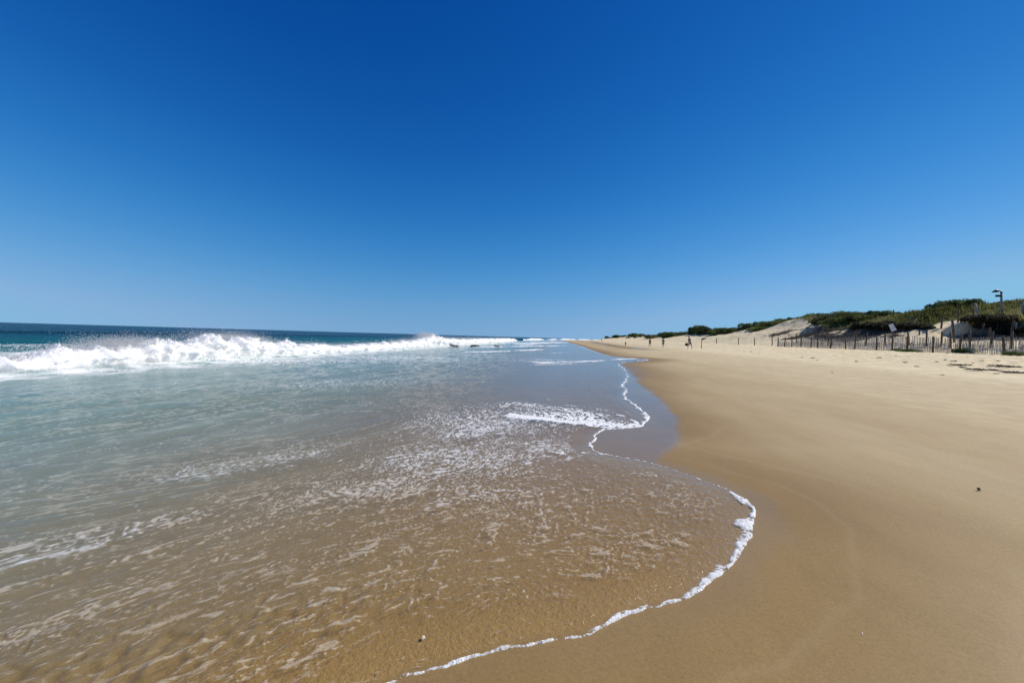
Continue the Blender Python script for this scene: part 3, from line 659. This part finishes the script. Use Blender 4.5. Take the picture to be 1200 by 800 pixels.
# ------------------------------------------------------------------ fences and posts
def post_mesh(mb, h, r, lean=(0, 0), seed=0):
    k = random.Random(seed); mb.tube([(0, 0, -.4), (lean[0]*h*.5+k.uniform(-.01, .01), lean[1]*h*.5, h*.5), (lean[0]*h, lean[1]*h, h), (lean[0]*h, lean[1]*h, h+.012)], [r*1.05, r, r*.93, r*.6], 9)
def fence(name, pts, label, hs, slat_h=1.05, dens=.085):
    x0, y0 = pts[0]; z0 = float(ground(x0, y0)); root = empty(name, (x0, y0, z0)); tag(root, label, 'fence')
    sl = MB(); wi = MB()
    for i, (x, y) in enumerate(pts):
        mb = MB(); post_mesh(mb, hs[i % len(hs)]*random.uniform(.95, 1.06), .065, (random.uniform(-.09, .09), random.uniform(-.10, .10)), i)
        o = mb.build('post', M_wood, root, True); o.location = (x-x0, y-y0, float(ground(x, y))-z0)
        if i+1 == len(pts): break
        X1, Y1 = pts[i+1]; L = math.hypot(X1-x, Y1-y); m = max(2, int(L/dens)); sag = random.uniform(.02, .10); off = Vector((-(Y1-y), X1-x)).normalized()*.08
        prev = {}
        for j in range(1, m):
            t = j/m; sx_, sy_ = x+(X1-x)*t+off.x, y+(Y1-y)*t+off.y; gz_ = float(ground(sx_, sy_, False))
            if random.random() < .03: continue
            hh_ = slat_h*random.uniform(.93, 1.05)-sag*4*t*(1-t)
            Mx = Matrix.Rotation(math.atan2(Y1-y, X1-x), 3, 'Z') @ Matrix.Rotation(random.gauss(0, .045), 3, 'Y') @ Matrix.Rotation(random.gauss(0, .03), 3, 'X')
            c = (sx_-x0, sy_-y0, gz_-z0-.05); sl.box(c, .038, .010, hh_+.05, Mx)
            for q_ in (.18, .5, .84):
                w_ = (c[0], c[1], c[2]+hh_*q_)
                if q_ in prev: wi.tube([prev[q_], w_], .004, 3, False)
                prev[q_] = w_
    sl.build('slat_panel', M_slat, root); wi.build('wire', M_dark, root); return root
def cols(L, Xd): return [tuple(at_x(c, Xd(c) if callable(Xd) else Xd)) for c in L]
front = [911.5, 919.5, 928, 938.8, 950.5, 959, 973, 992, 1002, 1028, 1046, 1064, 1093.7, 1124.4, 1178.5, 1240]
fence('sand_fence', cols(front, 28.0), 'long front row of pale slat sand fence on dark posts at the dune foot', [1.25, 1.2, 1.3, 1.35, 1.2], .74)
second = [933.5, 970.5, 1014.4, 1037.5, 1066, 1085.5, 1103, 1115, 1137.5, 1160, 1185, 1225]
fence('sand_fence', cols(second, lambda c: 30.8), 'rear row of slat sand fence climbing the sand behind the front row', [1.25, 1.2, 1.35], .8)
def top_z(p, px, py):
    d = ray(px, py); return EYE[2]+d[2]*math.hypot(p[0], p[1])/math.hypot(d[0], d[1])
TOPS = {1119: 374.5, 1121.5: 363, 1139: 363, 1146.5: 355, 1071.6: 373.5, 1077: 388, 1045.7: 363, 1196.5: 354, 1199: 358, 1060: 365, 1168: 380, 1190: 378}
def lone(px, Xd, h, label, lean=(0, 0), group=None, r=.06, mat=None, name='wooden_post', cat='post', y=None):
    p = at_x(px, Xd); h = max(.5, top_z(p, px, TOPS[px])-float(ground(p[0], p[1]))) if px in TOPS else h
    mb = MB(); post_mesh(mb, h, r, lean, int(px)); o = mb.build(name, mat or M_wood, None, True)
    o.location = (p[0], p[1], float(ground(p[0], p[1]))); tag(o, label, cat, group); return o
for px, lb in ((839.8, 'farthest lone thin post on the pale sand beyond the fence'), (865.4, 'middle lone thin post on the pale sand beyond the fence'), (884.4, 'third lone thin post, nearest but one to the fence end'), (905, 'thin post standing just clear of the far end of the fence')):
    lone(px, 28.5, 1.15, lb, (random.uniform(-.04, .04), 0))
lone(1119, 33.2, 1.75, 'tall dark post leaning left on the open sand slope behind the fence', (-.05, .1), r=.085)
lone(1121.5, 40.5, 1.3, 'dark post at the top of the bare sand slope', (0, 0), r=.07)
lone(1139, 40.5, 1.1, 'short dark post beside the head of the bare sand slope', (0, 0), r=.07)
lone(1146.5, 40, 2.0, 'tall leaning post with one sunlit side at the grassy dune edge', (-.16, .12), r=.09, mat=M_pole)
lone(1071.6, 38, 1.5, 'grey post standing against the dark scarp', (0, 0), r=.06, mat=M_pole)
lone(1077, 36, .8, 'short dark stake low on the shaded sand slope', (0, 0), r=.06)
lone(1045.7, 43, 1.5, 'dark stake sticking up from the dune skyline', (0, 0), r=.06)
lone(1196.5, 41, 1.9, 'pale post on the grassy dune at the right end', (0, 0), r=.08, mat=M_pole)
lone(1199, 39.5, 1.6, 'dark post just right of the pale post on the dune', (.03, 0), r=.08)
for px_, X_, ty, lb in ((1152, 36.4, 379, 'dark leaning post on the slope below the hollow, left of two'), (1159, 35.2, 384, 'dark leaning post on the slope below the hollow, right of two'), (1184, 36.6, 376, 'tall dark post rising before the dark hollow near the right edge'), (1102, 38.6, 373, 'dark post at the left side of the bare sand path')):
    TOPS[px_] = ty; lone(px_, X_, 1.2, lb, (random.uniform(-.1, .1), random.uniform(-.1, .1)), r=.075)
lone(1060, 44, 1.0, 'little stake on the grassy skyline left of the dark bush', (0, 0), r=.05)
lone(1168, 37.2, 1.6, 'grey post in front of the dark hollow under the grass', (0, .03), r=.07, mat=M_pole)
lone(1190, 37.2, 1.7, 'grey post at the right side of the dark hollow under the grass', (0, -.02), r=.07, mat=M_pole)
# weathered white board on the fence line
p = at_x(1046, 29.4); r_ = empty('white_sign', (p[0], p[1], float(ground(p[0], p[1])))); tag(r_, 'tilted white board on a stake above the front fence', 'sign')
mb = MB(); post_mesh(mb, 1.9, .035); mb.build('stake', M_wood, r_, True)
mb = MB(); mb.box((.05, -.06, 1.65), .38, .03, .64, Matrix.Rotation(R(-20), 3, 'Z') @ Matrix.Rotation(R(-24), 3, 'Y'), .8); mb.build('board', M_board, r_)
# pole with hooked head
p = at_x(1171.5, 44); zb = float(ground(p[0], p[1])); r_ = empty('lamp_post', (p[0], p[1], zb), -yaw); tag(r_, 'tall pole with a dark hooked head rising from the dune grass', 'lamp post')
TOP = max(1.2, top_z(p, 1171.5, 343)-zb)
mb = MB(); mb.tube([(0, 0, -.5), (0, 0, TOP*.5), (-.03, 0, TOP)], [.10, .09, .075], 10); mb.build('pole', M_pole, r_, True)
mb = MB(); mb.tube([(-.03, 0, TOP-.05), (-.06, 0, TOP+.12), (-.2, 0, TOP+.2), (-.42, 0, TOP+.17)], [.085, .085, .07, .06], 8); mb.build('arm', M_dark, r_, True)
mb = MB(); mb.tube([(-.28, 0, TOP+.2), (-.5, 0, TOP+.16), (-.78, 0, TOP+.06)], [.13, .14, .04], 10); mb.build('lamp_head', M_dark, r_, True)
mb = MB(); mb.box((-.28, 0, TOP-.42), .34, .2, .2); mb.box((-.1, 0, TOP-.36), .16, .06, .06); mb.build('control_box', M_dark, r_)

# ------------------------------------------------------------------ people far down the beach
def skin_obj(name, J, Ed, mat, parent, sub=2):
    me = bpy.data.meshes.new(name); me.from_pydata([j[0] for j in J], Ed, []); o = link(name, me, [mat], parent)
    m = o.modifiers.new('Skin', 'SKIN'); me.skin_vertices[0].data[0].use_root = True
    for i, j in enumerate(J): me.skin_vertices[0].data[i].radius = (j[1], j[2] if len(j) > 2 else j[1])
    s = o.modifiers.new('Sub', 'SUBSURF'); s.levels = s.render_levels = sub; m.use_smooth_shade = True; return o
def person(px, py, h, face, cloth_t, cloth_b, label, step=.2, bend=0., arm=(0, 0)):
    g = hit(px, py); z = float(ground(g[0], g[1])); root = empty('person', (g[0], g[1], z), face); k = h/1.75; root.scale = (k, k, k); tag(root, label, 'person')
    b = bend
    pel = (0, 0, .95); che = (0, b*.35, 1.30); nec = (0, b*.5, 1.49); hd = (0, b*.6+.02, 1.60); tp = (0, b*.6+.02, 1.72)
    J = [(pel, .13, .10), (che, .15, .10), (nec, .055, .055), (hd, .085, .095), (tp, .06, .065)]; Ed = [(0, 1), (1, 2), (2, 3), (3, 4)]
    def ch(root_i, pts):
        pi = root_i
        for q_ in pts: J.append(q_); Ed.append((pi, len(J)-1)); pi = len(J)-1
    for s in (-1, 1):
        sw = s*step
        ch(0, [((s*.09, sw*.2, .86), .085), ((s*.10, sw*.75+.04, .50), .058), ((s*.10, sw*1.0, .09), .038), ((s*.10, sw*1.0+.13, .035), .035, .03)])
        a = arm[(s+1)//2]
        ch(1, [((s*.19, b*.4, 1.40), .05), ((s*.24, b*.4-sw*.4+a*.12, 1.14), .04), ((s*.25, b*.4-sw*.7+a*.3, .90+a*.12), .03), ((s*.25, b*.4-sw*.75+a*.34, .81+a*.12), .035, .02)])
    skin_obj('body', J, Ed, M_skin, root)
    T = [(che, .175, .125), ((0, 0, 1.02), .155, .12), (nec[:2]+(1.43,), .10, .08)]; Te = [(0, 1), (0, 2)]
    for s in (-1, 1): T += [((s*.19, b*.4, 1.40), .07), ((s*.225, b*.4-s*step*.2, 1.22), .06)]; Te += [(0, len(T)-2), (len(T)-2, len(T)-1)]
    skin_obj('shirt', T, Te, cloth_t, root)
    T = [((0, 0, 1.0), .155, .12), ((0, 0, .92), .15, .115)]; Te = [(0, 1)]
    for s in (-1, 1): T += [((s*.095, s*step*.15, .82), .10), ((s*.10, s*step*.6+.03, .52), .085)]; Te += [(1, len(T)-2), (len(T)-2, len(T)-1)]
    skin_obj('trousers', T, Te, cloth_b, root)
    mb = MB(); mb.blob((0, b*.6-.005, 1.66), .10, .115, .11, int(px), .12, 12, 8); mb.build('hair', M_hair, root, True)
    return root
person(761.5, 406.6, 1.74, 2.6, M_blk, M_blk, 'person in dark clothes walking on the wet sand, middle of the far walkers', .28)
person(777, 406.8, 1.78, 2.9, M_navy, M_blk, 'person in dark clothes below the two pale sand mounds', .22)
w_ = person(808.5, 409, 1.75, 1.9, M_gry, M_gry, 'person in grey leaning and carrying a black bag on the beach', .25, .35, (.4, .6))
person(733, 405.8, 1.1, .3, M_gry, M_navy, 'small child standing alone near the edge of the wet sand', .1)
person(705, 400.3, 1.7, 1.2, M_blk, M_blk, 'tiny distant person at the far end of the beach', .2)
g = hit(803.5, 409); mb = MB(); mb.blob((0, 0, 0), .23, .14, .19, 3, .15); mb.tube([(-.14, 0, .12), (-.07, 0, .32), (.07, 0, .32), (.14, 0, .12)], .015, 5)
bg = mb.build('bag', M_bag, None, True); bg.location = (w_.location.x-.5, w_.location.y-.15, w_.location.z+.62); tag(bg, 'black bag carried by the leaning person', 'bag')
g = hit(822, 408.4); mr = empty('marker_post', (g[0], g[1], float(ground(g[0], g[1])))); tag(mr, 'thin marker post with a small ragged flag, right of the far walkers', 'marker')
mb = MB(); post_mesh(mb, 1.5, .05); mb.build('post', M_pole, mr, True)
mb = MB(); nf = 7
Vf = []; 
for s_ in (0, .012):
    for i in range(nf):
        t_ = i/(nf-1)
        for zz in (0, 1): Vf.append((.05+t_*.55, .06*math.sin(t_*7)+s_, 1.45+t_*.12-zz*(.30-.16*t_)))
Fs = [(i*2, i*2+1, i*2+3, i*2+2) for i in range(nf-1)]; n2_ = nf*2; Fs += [(n2_+a, n2_+c, n2_+d, n2_+b) for a, b, d, c in [(f[0], f[1], f[2], f[3]) for f in Fs]]
mb.add(Vf, Fs); mb.build('flag', M_gry, mr)

# ------------------------------------------------------------------ rocks awash, wrack, shells
for i, (px, py, sx_, lb) in enumerate(((530, 406, 1.15, 'largest dark rock awash at the foot of the breaking wave'), (556, 406.3, .95, 'middle one of three dark rocks awash in the surf'), (582, 406.8, .6, 'smallest dark rock awash, nearest the beach'))):
    p = on_plane(px, py, 0); mb = MB()
    mb.blob((0, 0, -.02), sx_*.62, .5, .26, i+4, .45, 20, 12); mb.blob((sx_*.4, .1, -.05), sx_*.4, .4, .2, i+9, .5, 16, 10)
    o = mb.build('rock', M_rock, None, True); o.location = (p[0], p[1], .05); o.rotation_euler.z = random.uniform(-.2, .2); tag(o, lb, 'rock')
def weed(px, py, L, label, group=None, w=.09):
    g = hit(px, py); mb = MB(); k = random.Random(int(px*7+py)); n_ = int(26*max(L, .15)/.5)+3
    for i in range(n_):
        t_ = k.uniform(-.5, .5); c = Vector((t_*L, k.gauss(0, w*.45), k.uniform(0, .035)*(1-abs(t_)))); a = k.gauss(0, .5); l_ = k.uniform(.06, .16)*min(1, L*2)
        d = Vector((math.cos(a), math.sin(a), 0))*l_; r0 = k.uniform(.008, .022)*min(1, .4+L)
        mb.tube([c-d, c+Vector((0, 0, k.uniform(.01, .05)*min(1, L*3))), c+d], [r0*.4, r0, r0*.3], 5)
    o = mb.build('seaweed', M_weed, None, True); o.location = (g[0], g[1], float(ground(g[0], g[1]))+.005); o.rotation_euler.z = -yaw+k.uniform(-.1, .1); tag(o, label, 'seaweed', group)
weed(1152, 434.2, .95, 'longest dark strand of seaweed on the pale sand', w=.13)
weed(1190, 437, .7, 'dark heap of seaweed at the right edge of the beach', w=.13)
weed(1172, 429.6, .7, 'lump of dark seaweed in front of the big fence post', w=.12)
weed(1186, 430.3, .6, 'thin brown strand of seaweed trailing right of a lump', w=.06)
weed(1125, 428.3, .9, 'ragged strand of seaweed left of the longest strand', w=.1)
weed(1147.5, 575, .03, 'small dark scrap of seaweed alone on the smooth near sand', w=.006)
SW = ('small dark scrap of seaweed scattered below the fence', 'scattered scraps of seaweed')
for px, py in ((1108, 421.5), (1118, 424.3), (1134, 419.4), (1168, 438.5), (1171, 423.4), (1074, 430), (1098, 425), (1140, 427), (975, 437), (952, 420), (958, 423), (1060, 425), (1030, 420), (880, 412), (872, 411.5), (890, 413), (1150, 424), (1128, 431), (940, 419), (1004, 424), (1104, 440), (1050, 417)):
    weed(px, py, random.uniform(.08, .26), *SW, w=.04)
SH = ('small white shell chip lying on the damp sand', 'shell chips on the damp sand')
def shell(px, py, s, label, group=None):
    g = hit(px, py); mb = MB(); V = []; Fs = []
    for j in range(6):
        for i in range(13):
            a = math.pi*i/12; r0 = s*j/5; V.append((math.cos(a)*r0*(1+.05*math.cos(a*14)), math.sin(a)*r0*1.1, s*.38*(1-(j/5)**2)))
    Fs = [(j*13+i, j*13+i+1, (j+1)*13+i+1, (j+1)*13+i) for j in range(5) for i in range(12)]
    mb.add(V, Fs); mb.add([(a, b, c-.004) for a, b, c in V], [f[::-1] for f in Fs]); o = mb.build('shell', M_shell, None, True); o.location = (g[0], g[1], float(ground(g[0], g[1]))+(.016 if s > .01 else .004)); o.rotation_euler = (.2, .1, px); tag(o, label, 'shell', group)
shell(495, 749.5, .012, 'white shell glinting in the thin backwash near the bottom')
for px, py in ((1094, 622), (1157, 670), (1010, 742), (980, 640)):
    shell(px, py, random.uniform(.003, .005), *SH)

# ------------------------------------------------------------------ sky and sun
SUN_HEAD, SUN_EL = R(70), R(44)                          # heading clockwise from +Y
SKYC = ((.053, 2.45), (.50, 1.17), (1.68, .72))          # clear polarised blue: contrast per channel
w = bpy.data.worlds.new('World'); scene.world = w; w.use_nodes = True; nt = w.node_tree; nt.nodes.clear()
sky = nt.nodes.new('ShaderNodeTexSky'); sky.sky_type = 'NISHITA'; sky.sun_disc = False; sky.sun_elevation = SUN_EL; sky.sun_rotation = SUN_HEAD
sky.altitude = 0; sky.air_density = .7; sky.dust_density = 0; sky.ozone_density = 2
bg_ = nt.nodes.new('ShaderNodeBackground'); wo = nt.nodes.new('ShaderNodeOutputWorld'); bg_.inputs[1].default_value = .095
def nn(t, **k):
    n_ = nt.nodes.new(t)
    for a, b in k.items(): setattr(n_, a, b)
    return n_
tc = nn('ShaderNodeTexCoord'); sp = nn('ShaderNodeSeparateXYZ'); nt.links.new(tc.outputs['Generated'], sp.inputs[0])
ma = nn('ShaderNodeMath', operation='MULTIPLY_ADD'); mx = nn('ShaderNodeMath', operation='MAXIMUM'); nt.links.new(sp.outputs[2], mx.inputs[0]); mx.inputs[1].default_value = 0
pw = nn('ShaderNodeMath', operation='POWER'); nt.links.new(mx.outputs[0], pw.inputs[0]); pw.inputs[1].default_value = 1.6; nt.links.new(pw.outputs[0], ma.inputs[0]); ma.inputs[1].default_value = .95; ma.inputs[2].default_value = .05
cx = nn('ShaderNodeCombineXYZ'); nt.links.new(sp.outputs[0], cx.inputs[0]); nt.links.new(sp.outputs[1], cx.inputs[1]); nt.links.new(ma.outputs[0], cx.inputs[2])
nt.links.new(cx.outputs[0], sky.inputs[0])                # look a little above the horizon: clean, dry air
sc3 = nn('ShaderNodeSeparateColor'); nt.links.new(sky.outputs[0], sc3.inputs[0]); cc = nn('ShaderNodeCombineColor')
for k, (mul, g_) in enumerate(SKYC):
    a = nn('ShaderNodeMath', operation='POWER'); nt.links.new(sc3.outputs[k], a.inputs[0]); a.inputs[1].default_value = g_
    b = nn('ShaderNodeMath', operation='MULTIPLY'); nt.links.new(a.outputs[0], b.inputs[0]); b.inputs[1].default_value = mul
    c_ = nn('ShaderNodeMath', operation='MINIMUM'); nt.links.new(b.outputs[0], c_.inputs[0]); c_.inputs[1].default_value = (2.5, 5.4, 8)[k]; nt.links.new(c_.outputs[0], cc.inputs[k])
nt.links.new(cc.outputs[0], bg_.inputs[0]); nt.links.new(bg_.outputs[0], wo.inputs[0])
sd = bpy.data.lights.new('sun', 'SUN'); sd.energy = 4.7; sd.angle = R(.53); sd.color = (1, .94, .84)
so = bpy.data.objects.new('sun', sd); col.objects.link(so)
dv = Vector((math.sin(SUN_HEAD)*math.cos(SUN_EL), math.cos(SUN_HEAD)*math.cos(SUN_EL), math.sin(SUN_EL)))
so.rotation_euler = (-dv).to_track_quat('-Z', 'Y').to_euler(); so.location = (0, 0, 50)
vs = scene.view_settings; vs.view_transform = 'Standard'; vs.look = 'None'; vs.gamma = 1; vs.use_curve_mapping = False; vs.exposure = 0.0
scene.cycles.max_bounces = 8; scene.cycles.transparent_max_bounces = 12; scene.cycles.caustics_reflective = False; scene.cycles.caustics_refractive = False
scene.cycles.use_denoising = True
